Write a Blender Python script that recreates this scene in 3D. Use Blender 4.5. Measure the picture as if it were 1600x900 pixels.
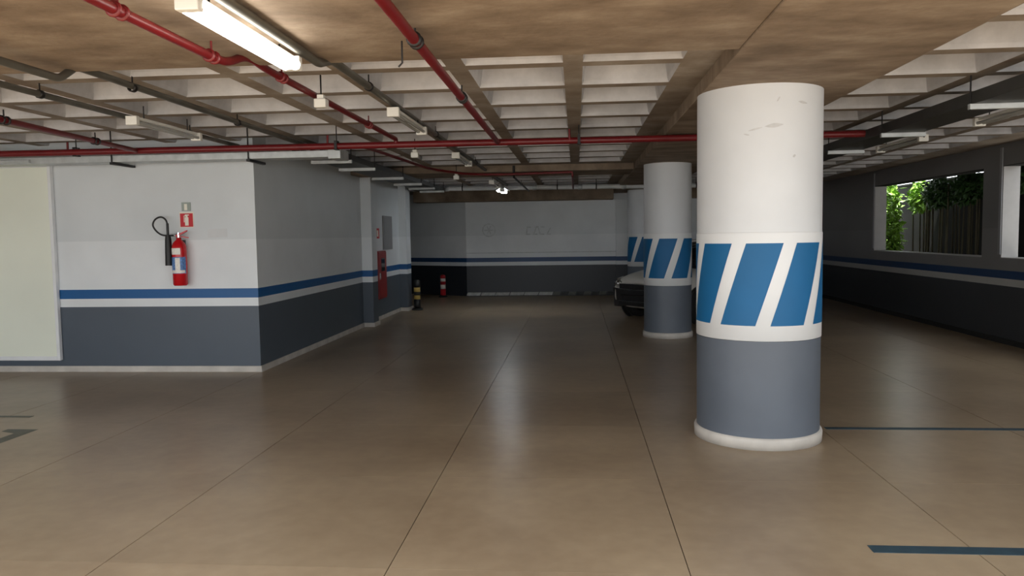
import bpy, math, random
from mathutils import Vector, Matrix
random.seed(7)
for o in list(bpy.data.objects): bpy.data.objects.remove(o, do_unlink=True)
SC = bpy.context.scene
COL = SC.collection
PI = math.pi

# ------------------------------------------------------------------ camera
CAM_H = 1.6
F_PX = 1200.0
def camera_axes(vx=900.0, vy=366.0, roll=0.009):
    d = Vector(((vx-800)/F_PX, (vy-450)/F_PX, 1)).normalized()
    u = Vector((-math.sin(roll), -math.cos(roll), 0)); u = (u - d*u.dot(d)).normalized()
    r = d.cross(u)
    if r.x < 0: r = -r
    return r, d, u            # world X, Y, Z expressed in camera coords (x right, y down, z forward)
r_, d_, u_ = camera_axes()
cd = bpy.data.cameras.new('camera'); cam = bpy.data.objects.new('camera', cd); COL.objects.link(cam)
cd.sensor_width = 36; cd.lens = F_PX/1600*36; cd.clip_start = 0.05; cd.clip_end = 300
rot = Matrix(((r_.x, -r_.y, -r_.z), (d_.x, -d_.y, -d_.z), (u_.x, -u_.y, -u_.z)))
cam.matrix_world = Matrix.Translation((0, 0, CAM_H)) @ rot.to_4x4()
SC.camera = cam

# ------------------------------------------------------------------ world, exposure
WORLD = 4.0
SUN = 16.0
LAMP = 15.0
LAMP_FAR = 95.0
w = bpy.data.worlds.new('sky'); SC.world = w; w.use_nodes = True
bg = w.node_tree.nodes['Background']; bg.inputs[0].default_value = (0.93, 0.97, 1.0, 1); bg.inputs[1].default_value = WORLD
sl = bpy.data.lights.new('sun', 'SUN'); sl.energy = SUN; sl.angle = math.radians(1.0); sl.color = (1, .97, .93)
so = bpy.data.objects.new('sun', sl); COL.objects.link(so); so.location = (0, -10, 20)
so.rotation_euler = Vector((.06, .40, -.9)).to_track_quat('-Z', 'Y').to_euler()
SC.view_settings.view_transform = 'Standard'; SC.view_settings.look = 'None'
SC.view_settings.exposure = -0.25; SC.view_settings.gamma = 1; SC.view_settings.use_curve_mapping = False
# ------------------------------------------------------------------ materials
def srgb(r, g, b):
    return tuple(((c/255)/12.92 if c/255 <= .04045 else ((c/255+.055)/1.055)**2.4) for c in (r, g, b)) + (1,)
def new_mat(name):
    m = bpy.data.materials.new(name); m.use_nodes = True
    nt = m.node_tree; return m, nt, nt.nodes['Principled BSDF']
def N(nt, t, **kw):
    n = nt.nodes.new(t)
    for k, v in kw.items(): setattr(n, k, v)
    return n
def plain(name, rgb, rough=.5, metal=0, noise=.12, scale=6, bump=0.0, spec=.5, emit=0, emit_col=None, streak=None):
    m, nt, b = new_mat(name)
    c = srgb(*rgb)
    geo = N(nt, 'ShaderNodeNewGeometry'); no = N(nt, 'ShaderNodeTexNoise'); no.inputs['Scale'].default_value = scale; no.inputs['Detail'].default_value = 5
    src = geo.outputs['Position']
    if streak:
        mp = N(nt, 'ShaderNodeMapping'); mp.inputs['Scale'].default_value = streak
        nt.links.new(src, mp.inputs[0]); src = mp.outputs[0]
    nt.links.new(src, no.inputs['Vector'])
    mr = N(nt, 'ShaderNodeMapRange'); mr.inputs['From Min'].default_value = .3; mr.inputs['From Max'].default_value = .7
    mr.inputs['To Min'].default_value = 1-noise; mr.inputs['To Max'].default_value = 1+noise
    nt.links.new(no.outputs[0], mr.inputs[0])
    mx = N(nt, 'ShaderNodeVectorMath', operation='SCALE'); mx.inputs[0].default_value = c[:3]
    nt.links.new(mr.outputs[0], mx.inputs['Scale']); nt.links.new(mx.outputs[0], b.inputs['Base Color'])
    b.inputs['Roughness'].default_value = rough; b.inputs['Metallic'].default_value = metal
    b.inputs['Specular IOR Level'].default_value = spec
    if emit:
        b.inputs['Emission Color'].default_value = emit_col or (1, .95, .86, 1); b.inputs['Emission Strength'].default_value = emit
    if bump:
        bp = N(nt, 'ShaderNodeBump'); bp.inputs['Strength'].default_value = bump; bp.inputs['Distance'].default_value = .01
        nt.links.new(no.outputs[0], bp.inputs['Height']); nt.links.new(bp.outputs[0], b.inputs['Normal'])
    return m

def band_wall(name, upper, top, bands, rough=.45):
    """painted wall: flat paint bands by height"""
    m, nt, b = new_mat(name)
    geo = N(nt, 'ShaderNodeNewGeometry'); sx = N(nt, 'ShaderNodeSeparateXYZ'); nt.links.new(geo.outputs['Position'], sx.inputs[0])
    mr = N(nt, 'ShaderNodeMath', operation='DIVIDE'); mr.inputs[1].default_value = 3.2; nt.links.new(sx.outputs['Z'], mr.inputs[0])
    cr = N(nt, 'ShaderNodeValToRGB'); cr.color_ramp.interpolation = 'CONSTANT'
    els = cr.color_ramp.elements
    allb = bands + [(1.005, upper), (1.6, top)]
    els[0].position = 0; els[0].color = srgb(*allb[0][1])
    els[1].position = allb[1][0]/3.2; els[1].color = srgb(*allb[1][1])
    for z, c in allb[2:]:
        e = els.new(z/3.2); e.color = srgb(*c)
    nt.links.new(mr.outputs[0], cr.inputs[0])
    no = N(nt, 'ShaderNodeTexNoise'); no.inputs['Scale'].default_value = 1.4; no.inputs['Detail'].default_value = 6
    nt.links.new(geo.outputs['Position'], no.inputs['Vector'])
    m2 = N(nt, 'ShaderNodeMapRange'); m2.inputs['From Min'].default_value = .3; m2.inputs['From Max'].default_value = .7
    m2.inputs['To Min'].default_value = .93; m2.inputs['To Max'].default_value = 1.04; nt.links.new(no.outputs[0], m2.inputs[0])
    vm = N(nt, 'ShaderNodeVectorMath', operation='SCALE'); nt.links.new(cr.outputs[0], vm.inputs[0]); nt.links.new(m2.outputs[0], vm.inputs['Scale'])
    nt.links.new(vm.outputs[0], b.inputs['Base Color']); b.inputs['Roughness'].default_value = rough
    n2 = N(nt, 'ShaderNodeTexNoise'); n2.inputs['Scale'].default_value = 60; nt.links.new(geo.outputs['Position'], n2.inputs['Vector'])
    bp = N(nt, 'ShaderNodeBump'); bp.inputs['Strength'].default_value = .08; bp.inputs['Distance'].default_value = .004
    nt.links.new(n2.outputs[0], bp.inputs['Height']); nt.links.new(bp.outputs[0], b.inputs['Normal'])
    return m
GREY, WHITE, BLUE = (80, 89, 100), (226, 230, 233), (6, 86, 146)
BANDS = [(0, GREY), (.795, WHITE), (.9, BLUE)]
M = {}
M['wall'] = band_wall('painted_wall', (226, 230, 233), (214, 219, 222), BANDS)
M['wall_back'] = band_wall('painted_back_wall_shaded', (232, 235, 238), (222, 226, 229), [(0, (40, 44, 50)), (.795, WHITE), (.9, (18, 62, 108))])  # dado colour darkened to hold the shade low on the far wall
M['wall_right'] = band_wall('darker_right_wall', (120, 118, 118), (112, 110, 110), [(0, (52, 54, 58)), (.795, (170, 168, 164)), (.9, (18, 52, 92))])  # every band darker than on the other walls
M['reveal'] = plain('white_plaster', (172, 170, 168), .6, noise=.06)
M['base'] = plain('baseboard_cement', (196, 190, 182), .6, noise=.14, scale=5)
M['colwhite'] = plain('column_white_paint', (216, 219, 222), .5, noise=.035, scale=2.5)
M['scuff'] = plain('grey_scuff', (198, 199, 200), .6, noise=.1, scale=20)
M['colband'] = plain('column_band_white_paint', (228, 230, 231), .55, noise=.02, scale=3)
M['colblue'] = plain('column_blue_paint', (5, 95, 146), .6, noise=.05, scale=4)
M['colgrey'] = plain('column_grey_paint', (92, 99, 109), .5, noise=.06, scale=3)
M['red'] = plain('red_pipe_paint', (108, 21, 25), .4, noise=.12)
M['redbright'] = plain('extinguisher_red', (196, 22, 30), .25, noise=.03)
M['reddark'] = plain('hydrant_red', (150, 34, 38), .4, noise=.05)
M['signred'] = plain('sign_red', (196, 26, 40), .5, noise=.02)
M['signwhite'] = plain('sign_white', (236, 232, 218), .5, noise=.02)
M['conduit'] = plain('grey_conduit', (108, 106, 98), .45, metal=.5, noise=.15)
M['galv'] = plain('galvanised_steel', (186, 190, 190), .4, metal=.35, noise=.15, scale=9)
M['pvc'] = plain('pale_pvc', (206, 208, 208), .4, noise=.08)
M['dark'] = plain('dark_tray_steel', (62, 62, 60), .5, metal=.3, noise=.15)
M['black'] = plain('black_rubber', (22, 22, 24), .5, noise=.05)
M['blacksteel'] = plain('black_steel', (36, 34, 34), .45, metal=.4, noise=.1)
M['whiteplastic'] = plain('white_plastic', (226, 224, 216), .4, noise=.03)
M['tube'] = plain('unlit_tube_glass', (168, 168, 162), .15, noise=.03)
M['lit'] = plain('lit_tube', (255, 250, 240), .3, noise=0, emit=LAMP)
M['litfar'] = plain('lit_tube_cool', (250, 252, 255), .3, noise=0, emit=LAMP_FAR, emit_col=(.9, .96, 1, 1))
M['door'] = plain('door_cream_panel', (236, 240, 226), .3, noise=.05, scale=.8)
M['doorframe'] = plain('door_white_frame', (232, 234, 236), .4, noise=.03)
M['line'] = plain('floor_line_paint', (44, 66, 78), .45, noise=.2, scale=14)
M['linegrey'] = plain('floor_line_grey_paint', (86, 88, 78), .5, noise=.2, scale=14)
M['yellow'] = plain('yellow_paint', (206, 176, 96), .5, noise=.08)
M['plaque'] = plain('grey_green_plaque', (150, 160, 152), .4, noise=.05)
M['patch'] = plain('repaint_patch', (206, 209, 211), .5, noise=.04)
M['panelgrey'] = plain('grey_panel', (140, 140, 142), .5, noise=.05)
M['ghost'] = plain('faded_marking', (200, 204, 206), .6, noise=.15, scale=12)
M['labelblue'] = plain('label_blue', (92, 132, 190), .4, noise=.5, scale=55)
M['labelwhite'] = plain('label_white', (232, 228, 220), .5, noise=.12, scale=60)
M['carwhite'] = plain('car_white_paint', (218, 214, 206), .2, noise=.02)
M['carblack'] = plain('car_black_trim', (26, 26, 28), .35, noise=.05)
M['carglass'] = plain('car_dark_glass', (14, 16, 18), .06, noise=0)
M['lamp_glass'] = plain('headlight_glass', (170, 168, 160), .1, metal=.5, noise=.35, scale=30)
M['chrome'] = plain('chrome', (210, 210, 212), .12, metal=1, noise=.02)
M['tyre'] = plain('tyre_rubber', (20, 20, 20), .75, noise=.1)
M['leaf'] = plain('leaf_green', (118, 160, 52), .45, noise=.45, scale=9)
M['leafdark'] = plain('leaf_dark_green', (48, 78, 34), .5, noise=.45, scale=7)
M['culm'] = plain('bamboo_culm', (74, 66, 44), .6, noise=.25)
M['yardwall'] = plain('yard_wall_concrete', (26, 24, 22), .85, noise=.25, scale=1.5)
M['ground'] = plain('outside_paving', (178, 175, 170), .8, noise=.12, scale=1.2)
M['joint'] = plain('joint_filler', (52, 44, 36), .9, noise=.1)
M['hazard_dark'] = plain('dark_kerb', (52, 52, 52), .6, noise=.2, scale=12)
M['hazard_light'] = plain('pale_kerb', (186, 186, 182), .6, noise=.2, scale=12)

def concrete(name, c1, c2, c3, rough=.85, streak=(1, 1, 1), scale=1.6, bump=.3):
    m, nt, b = new_mat(name)
    geo = N(nt, 'ShaderNodeNewGeometry'); mp = N(nt, 'ShaderNodeMapping'); mp.inputs['Scale'].default_value = streak
    nt.links.new(geo.outputs['Position'], mp.inputs[0])
    a = N(nt, 'ShaderNodeTexNoise'); a.inputs['Scale'].default_value = scale; a.inputs['Detail'].default_value = 8; a.inputs['Roughness'].default_value = .62
    nt.links.new(mp.outputs[0], a.inputs['Vector'])
    cr = N(nt, 'ShaderNodeValToRGB'); e = cr.color_ramp.elements
    e[0].position = .32; e[0].color = srgb(*c1); e[1].position = .72; e[1].color = srgb(*c3); x = e.new(.52); x.color = srgb(*c2)
    nt.links.new(a.outputs[0], cr.inputs[0]); nt.links.new(cr.outputs[0], b.inputs['Base Color'])
    n2 = N(nt, 'ShaderNodeTexNoise'); n2.inputs['Scale'].default_value = 26; n2.inputs['Detail'].default_value = 6; nt.links.new(geo.outputs['Position'], n2.inputs['Vector'])
    bp = N(nt, 'ShaderNodeBump'); bp.inputs['Strength'].default_value = bump; bp.inputs['Distance'].default_value = .01
    nt.links.new(n2.outputs[0], bp.inputs['Height']); nt.links.new(bp.outputs[0], b.inputs['Normal'])
    b.inputs['Roughness'].default_value = rough; b.inputs['Specular IOR Level'].default_value = .25
    return m
M['beam'] = concrete('board_formed_concrete', (112, 97, 82), (137, 121, 104), (160, 146, 128), streak=(1, 1.7, 1), scale=2.2)
M['rib'] = concrete('rib_concrete', (126, 112, 98), (148, 136, 122), (170, 160, 148), scale=2.4)
M['coffer'] = concrete('coffer_pale_concrete', (176, 175, 176), (194, 193, 194), (210, 209, 210), scale=3, bump=.15)

# polished floor
m, nt, b = new_mat('polished_concrete_floor'); M['floor'] = m
geo = N(nt, 'ShaderNodeNewGeometry'); oi = N(nt, 'ShaderNodeObjectInfo')
def floor_noise(scale, detail, lo, hi):
    a = N(nt, 'ShaderNodeTexNoise'); a.inputs['Scale'].default_value = scale; a.inputs['Detail'].default_value = detail
    nt.links.new(geo.outputs['Position'], a.inputs['Vector'])
    r = N(nt, 'ShaderNodeMapRange'); r.interpolation_type = 'SMOOTHSTEP'
    r.inputs['From Min'].default_value = lo; r.inputs['From Max'].default_value = hi; nt.links.new(a.outputs[0], r.inputs[0]); return r.outputs[0]
def floor_mix(fac, c1, c2):
    mxn = N(nt, 'ShaderNodeMix', data_type='RGBA'); nt.links.new(fac, mxn.inputs[0])
    for sock, c in ((6, c1), (7, c2)):
        if isinstance(c, tuple): mxn.inputs[sock].default_value = c
        else: nt.links.new(c, mxn.inputs[sock])
    return mxn.outputs[2]
base = floor_mix(floor_noise(.8, 4, .3, .7), srgb(138, 118, 95), srgb(168, 149, 123))
fine = floor_mix(floor_noise(9, 6, .2, .8), srgb(138, 120, 98), srgb(166, 147, 122))
half = N(nt, 'ShaderNodeValue'); half.outputs[0].default_value = .35
floor_col = floor_mix(half.outputs[0], base, fine)
mr = N(nt, 'ShaderNodeMapRange'); mr.inputs['To Min'].default_value = .94; mr.inputs['To Max'].default_value = 1.05; nt.links.new(oi.outputs['Random'], mr.inputs[0])
vm = N(nt, 'ShaderNodeVectorMath', operation='SCALE'); nt.links.new(floor_col, vm.inputs[0]); nt.links.new(mr.outputs[0], vm.inputs['Scale'])
nt.links.new(vm.outputs[0], b.inputs['Base Color'])
b.inputs['Roughness'].default_value = .3; b.inputs['Specular IOR Level'].default_value = .3
n3 = N(nt, 'ShaderNodeTexNoise'); n3.inputs['Scale'].default_value = 5; n3.inputs['Detail'].default_value = 3; nt.links.new(geo.outputs['Position'], n3.inputs['Vector'])
bp = N(nt, 'ShaderNodeBump'); bp.inputs['Strength'].default_value = .04; bp.inputs['Distance'].default_value = .01
nt.links.new(n3.outputs[0], bp.inputs['Height']); nt.links.new(bp.outputs[0], b.inputs['Normal'])

# ------------------------------------------------------------------ mesh helpers
class MB:
    def __init__(s): s.v = []; s.f = []; s.mi = []; s.sm = []
    def add(s, vs, fs, mi=0, smooth=False):
        k = len(s.v); s.v += [tuple(p) for p in vs]
        for f in fs: s.f.append([i+k for i in f]); s.mi.append(mi); s.sm.append(smooth)
        return s
    def box(s, x0, x1, y0, y1, z0, z1, mi=0):
        vs = [(x, y, z) for z in (z0, z1) for y in (y0, y1) for x in (x0, x1)]
        return s.add(vs, [(0, 2, 3, 1), (4, 5, 7, 6), (0, 1, 5, 4), (2, 6, 7, 3), (0, 4, 6, 2), (1, 3, 7, 5)], mi)
    def tube(s, pts, r, n=12, mi=0, caps=True):
        pts = [Vector(p) for p in pts]; rs = r if isinstance(r, (list, tuple)) else [r]*len(pts)
        rings = []; up = None
        for i, p in enumerate(pts):
            t = (pts[min(i+1, len(pts)-1)] - pts[max(i-1, 0)]).normalized()
            if up is None: up = Vector((0, 0, 1)) if abs(t.z) < .9 else Vector((0, 1, 0))
            a = (up - t*up.dot(t)).normalized(); up = a; bb = t.cross(a)
            rings.append([p + (a*math.cos(2*PI*k/n) + bb*math.sin(2*PI*k/n))*rs[i] for k in range(n)])
        vs = [q for rg in rings for q in rg]
        fs = [(i*n+k, i*n+(k+1) % n, (i+1)*n+(k+1) % n, (i+1)*n+k) for i in range(len(pts)-1) for k in range(n)]
        s.add(vs, fs, mi, True)
        if caps:
            s.add(rings[0], [list(range(n))[::-1]], mi); s.add(rings[-1], [list(range(n))], mi)
        return s
    def lathe(s, prof, c=(0, 0, 0), n=32, mi=0, axis='Z'):
        vs = []; c = Vector(c)
        for r, z in prof:
            for k in range(n):
                a = 2*PI*k/n
                if axis == 'Z': p = Vector((r*math.cos(a), r*math.sin(a), z))
                elif axis == 'X': p = Vector((z, r*math.cos(a), r*math.sin(a)))
                else: p = Vector((r*math.sin(a), z, r*math.cos(a)))
                vs.append(p + c)
        fs = [(i*n+k, i*n+(k+1) % n, (i+1)*n+(k+1) % n, (i+1)*n+k) for i in range(len(prof)-1) for k in range(n)]
        s.add(vs, fs, mi, True)
        return s
    def build(s, name, mat, parent=None, bevel=0, loc=None):
        off = Vector(parent_loc(parent)) if parent is not None else Vector((0, 0, 0))
        if loc is not None: off = off + Vector(loc)
        me = bpy.data.meshes.new(name); me.from_pydata([tuple(Vector(p)-off) for p in s.v], [], s.f)
        for mm in (mat if isinstance(mat, (list, tuple)) else [mat]): me.materials.append(M[mm])
        for p, mi, sm in zip(me.polygons, s.mi, s.sm): p.material_index = mi; p.use_smooth = sm
        me.update()
        o = bpy.data.objects.new(name, me); COL.objects.link(o)
        if parent is not None: o.parent = parent
        if loc is not None: o.location = loc
        if bevel:
            md = o.modifiers.new('bevel', 'BEVEL'); md.width = bevel; md.segments = 2; md.limit_method = 'ANGLE'
        return o
def parent_loc(p):
    v = Vector((0, 0, 0))
    while p is not None: v = v + p.location; p = p.parent
    return v
def tag(o, label=None, cat=None, group=None, kind=None):
    if label: o['label'] = label
    if cat: o['category'] = cat
    if group: o['group'] = group
    if kind: o['kind'] = kind
    return o
def thing(name, loc, label, cat, group=None):
    o = bpy.data.objects.new(name, None); COL.objects.link(o); o.location = loc; o.empty_display_size = .1
    return tag(o, label, cat, group)
def struct(o, label=None): return tag(o, label, kind='structure')
def copy_tree(o, parent=None):
    c = o.copy(); COL.objects.link(c); c.parent = parent
    for ch in list(o.children): copy_tree(ch, c)
    return c

Z_BEAM, Z_RIB, Z_TOP = 2.65, 2.76, 3.0
YB = 20.2          # back wall
XR = 5.9           # right wall
XL = -8.6
XS, YF = -3.8, 8.89   # corner of the stair block
Y0 = 1.7             # edge of the roof slab: the photograph is taken from just outside

# ------------------------------------------------------------------ floor
fl = struct(MB().box(XL-.3, XR+.3, -3.45, 25, -.25, -.012).build('floor', 'joint'), 'polished tan concrete floor cut into square slabs')
xs = [-.92+1.44*k for k in range(-6, 6)]; ys = [3.55+1.4*j for j in range(-5, 16)]
xs = [max(XL, min(XR, v)) for v in xs]; G = .0025
slab_cache = {}
for i in range(len(xs)-1):
    for j in range(len(ys)-1):
        x0, x1, y0, y1 = xs[i], xs[i+1], ys[j], min(ys[j+1], 25)
        if x1-x0 < .05: continue
        if x1 < XS and y0 > YF and y1 < 16.7: continue
        key = (round(x1-x0, 3), round(y1-y0, 3))
        if key not in slab_cache:
            o = MB().box(-key[0]/2+G, key[0]/2-G, -key[1]/2+.001, key[1]/2-.001, -.012, 0).build('slab', 'floor', fl)
            slab_cache[key] = o
        else:
            o = slab_cache[key].copy(); COL.objects.link(o)
        o.location = ((x0+x1)/2, (y0+y1)/2, 0)
struct(MB().box(-40, 40, -40, -3.45, -.3, -.02).build('floor_outside', 'ground'), 'pale paving outside the garage entrance')
struct(MB().box(XR+.3, 24, -3.45, 40, -.3, -.02).build('floor_yard', 'ground'), 'paving of the side yard beyond the windows')

# ------------------------------------------------------------------ ceiling
c = MB()
c.box(XL, XR+.22, Y0, 25, Z_TOP, Z_TOP+.2)
c.box(XL, -7.21, Y0, 16.7, Z_RIB, Z_TOP)             # solid strips between the coffer field and walls or beams
c.box(.79, 2.255, Y0, YB, Z_RIB, Z_TOP)
c.box(5.455, XR, Y0, YB, Z_RIB, Z_TOP)
c.box(-7.21, .79, 12.565, 14.0, Z_RIB, Z_TOP)
c.box(XL, .79, 19.6, 25, Z_RIB, Z_TOP); c.box(2.255, 5.455, 18.965, YB, Z_RIB, Z_TOP); c.box(XL, -7.21, 16.7, 19.6, Z_RIB, Z_TOP)
c.box(2.255, 5.455, Y0, 2.165, Z_RIB, Z_TOP)
c.box(-7.21, .79, Y0, 4.565, Z_RIB, Z_TOP)
ceil = struct(c.build('ceiling', 'rib'), 'bare concrete waffle ceiling with rows of pale coffers')
# one coffer cell: flat rim and a tapered recess
def coffer_cell():
    a, o1, t, D = .4, .333, .29, Z_TOP-Z_RIB-.004
    def ring(h, z): return [(-h, -h, z), (h, -h, z), (h, h, z), (-h, h, z)]
    q = MB()
    v = ring(a, 0) + ring(o1, 0) + ring(o1-.012, .03) + ring(t, D)
    f0 = [(i, 4+i, 4+(i+1) % 4, (i+1) % 4) for i in range(4)]
    q.add(v, f0, 0)
    q.add(v, [(4+i, 8+i, 8+(i+1) % 4, 4+(i+1) % 4) for i in range(4)], 1)
    q.add(v, [(8+i, 12+i, 12+(i+1) % 4, 8+(i+1) % 4) for i in range(4)] + [(12, 15, 14, 13)], 1)
    q.add(ring(a, 0) + ring(a, D), [(i, (i+1) % 4, 4+(i+1) % 4, 4+i) for i in range(4)], 0)
    return q
cof0 = None; ncof = 0
rows_l = [4.965+.8*j for j in range(10)] + [14.4+.8*j for j in range(7)]
rows_r = [4.965+.8*j for j in range(-3, 18)]
cells = [(.39+.8*k, y) for k in range(-9, 1) for y in rows_l] + [(2.655+.8*k, y) for k in range(4) for y in rows_r]
for x, y in cells:
    if x+.4 < XS and YF < y-.4 and y+.4 < 16.7: continue
    if cof0 is None: o = cof0 = coffer_cell().build('coffer', ['rib', 'coffer'], ceil)
    else: o = cof0.copy(); COL.objects.link(o)
    o.location = (x, y, Z_RIB); ncof += 1
print('coffers', ncof)
MB().box(XL, .96, Y0, 4.66, Z_BEAM+.012, Z_TOP).build('beam', 'beam', ceil, bevel=.006)
MB().box(.96, 2.1, Y0, YB, Z_BEAM, Z_TOP).build('beam', 'beam', ceil, bevel=.006)
MB().box(XS, .96, 12.85, 13.95, Z_BEAM+.004, Z_TOP).build('beam', 'beam', ceil, bevel=.006)
MB().box(-4.2, .96, YB-.45, YB, 2.48, Z_TOP).build('beam', 'beam', ceil, bevel=.006)
MB().box(2.1, XR, YB-.45, YB, 2.48, Z_TOP).build('beam', 'beam', ceil, bevel=.006)

# ------------------------------------------------------------------ walls
wf = struct(MB().box(XL, XS, YF, YF+.2, 0, Z_TOP).build('wall_front', 'wall'), 'front wall of the stair block with grey dado and blue stripe')
ws = MB(); ws.box(XS-.2, XS, YF+.2, 16.7, 0, Z_TOP)
ws = struct(ws.build('wall_left', 'wall'), 'side wall of the stair block with grey dado and blue stripe')
MB().box(XS, XS+.19, 13.4, 13.75, 0, Z_TOP).build('pilaster', 'wall', ws, bevel=.006)
MB().box(XS-.05, XS+.17, 16.3, 16.7, 0, Z_TOP).build('pilaster', 'wall', ws, bevel=.006)
BH, BT = .075, .02
struct(MB().box(XL, XS+BT, YF-BT, YF, 0, BH).build('baseboard_front', 'base', bevel=.004))
bl = struct(MB().box(XS, XS+BT, YF, 13.4, 0, BH).box(XS, XS+BT, 13.75, 16.3, 0, BH).build('baseboard_left', 'base', bevel=.004))
MB().box(XS, XS+.19+BT, 13.4-BT, 13.75+BT, 0, BH).build('pilaster_foot', 'base', bl, bevel=.004)
MB().box(XS, XS+.17+BT, 16.3-BT, 16.7+BT, 0, BH).build('pilaster_foot', 'base', bl, bevel=.004)
struct(MB().box(XL, XS, 16.5, 16.7, 0, Z_TOP).build('wall_block_rear', 'wall'), 'rear wall of the stair block')
struct(MB().box(XL-.2, XL, Y0, YF+.2, 0, Z_TOP).build('wall_far_left', 'wall'), 'left side wall of the parking area')
# back wall with its splayed left end
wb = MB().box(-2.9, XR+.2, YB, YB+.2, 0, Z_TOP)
wb = struct(wb.build('wall_back', 'wall_back'), 'back wall with shade-darkened grey dado and thin blue stripe')
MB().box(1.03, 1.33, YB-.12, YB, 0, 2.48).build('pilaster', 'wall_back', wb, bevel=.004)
a = Vector((-2.9, YB, 0)); b2 = Vector((-6.5, 22.3, 0)); nrm = Vector((b2.y-a.y, -(b2.x-a.x), 0)).normalized()*.2
q = MB(); pts = [a, b2, b2+nrm, a+nrm]
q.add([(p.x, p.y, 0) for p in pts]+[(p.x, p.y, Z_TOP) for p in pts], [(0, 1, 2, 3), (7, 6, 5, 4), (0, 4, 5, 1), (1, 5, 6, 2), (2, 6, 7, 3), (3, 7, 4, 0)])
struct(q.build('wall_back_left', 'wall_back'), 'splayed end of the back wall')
struct(MB().box(-6.6, -6.4, 16.7, 24.5, 0, Z_TOP).build('wall_recess', 'wall'), 'left wall of the recess beyond the stair block')
struct(MB().box(-2.9, 1.03, YB-.012, YB, 1.13, 1.15).build('trim_1', 'ghost'), 'thin horizontal groove line along the back wall')
# kerb at the foot of the back wall: pale blocks, then dark ones
kb = struct(MB().box(-2.9, 1.0, YB-.1, YB, 0, .02).build('baseboard_back', 'hazard_dark'), 'kerb at the foot of the back wall')
kx = -2.9; kn = 0
while kx < .95:
    m_ = 'hazard_light' if kx < -.98 else ('hazard_dark' if kn % 2 else 'linegrey')
    wd = .38 if kx < -.98 else .2
    s_ = .035
    x1 = min(kx+wd-.02, 1.0)
    q = MB(); P = [(kx, YB-.12, 0), (x1, YB-.12, 0), (x1, YB, 0), (kx, YB, 0)]
    q.add([(x, y, .02) for x, y, z in P]+[(x+s_, y, .1) for x, y, z in P], [(3, 2, 1, 0), (4, 5, 6, 7), (0, 1, 5, 4), (1, 2, 6, 5), (2, 3, 7, 6), (3, 0, 4, 7)])
    q.build('kerb_block', m_, kb); kx += wd; kn += 1
# right wall with two openings, plus an unseen third added to let in light
W1 = (11.75, 15.84); W2 = (6.9, 11.25); W_ADDED = (2.3, 6.4); ZS, ZL = 1.18, 2.46
r = MB()
r.box(XR, XR+.22, Y0, YB, 0, ZS); r.box(XR, XR+.22, Y0, YB, ZL, Z_TOP)
for y0, y1 in ((Y0, W_ADDED[0]), (W_ADDED[1], W2[0]), (W2[1], W1[0]), (W1[1], YB)): r.box(XR, XR+.22, y0, y1, ZS, ZL)
wr = struct(r.build('wall_right', 'wall_right'), 'grey right wall with dark dado and pale stripe')
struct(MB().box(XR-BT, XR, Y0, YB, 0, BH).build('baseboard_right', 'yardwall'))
for n_, (y0, y1) in enumerate((W1, W2, W_ADDED), 1):  # the last opening is the added one, out of view
    wo = struct(MB().box(XR+.004, XR+.225, y0, y1, ZS-.02, ZS+.012).build('window_%d' % n_, 'reveal'), 'unglazed opening in the right wall with a pale plaster reveal')
    MB().box(XR+.004, XR+.225, y1-.012, y1+.012, ZS, ZL).build('jamb', 'reveal', wo)
    MB().box(XR+.004, XR+.225, y0-.012, y0+.012, ZS, ZL).build('jamb', 'reveal', wo)
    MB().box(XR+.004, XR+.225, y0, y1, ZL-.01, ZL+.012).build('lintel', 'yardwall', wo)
    MB().box(XR-.012, XR+.004, y1, y1+.06, ZS+.05, Z_RIB-.05).build('edge_strip', 'panelgrey', wo)
# sliding door on the block front
dr = struct(MB().box(-8.3, -6.33, YF-.05, YF-.012, .17, 2.53).build('door_1', 'door', bevel=.004), 'cream sliding door panel with thin white edges')
MB().box(-6.345, -6.305, YF-.062, YF-.008, .15, 2.55).build('edge_profile', 'doorframe', dr, bevel=.003)
MB().box(-8.3, -6.345, YF-.062, YF-.008, .15, .2).build('bottom_rail', 'doorframe', dr, bevel=.003)
MB().box(-8.3, -6.345, YF-.062, YF-.008, 2.5, 2.55).build('top_rail', 'doorframe', dr, bevel=.003)
MB().box(-7.14, -7.10, YF-.06, YF-.04, .2, 2.5).build('mullion', 'doorframe', dr, bevel=.003)

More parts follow.
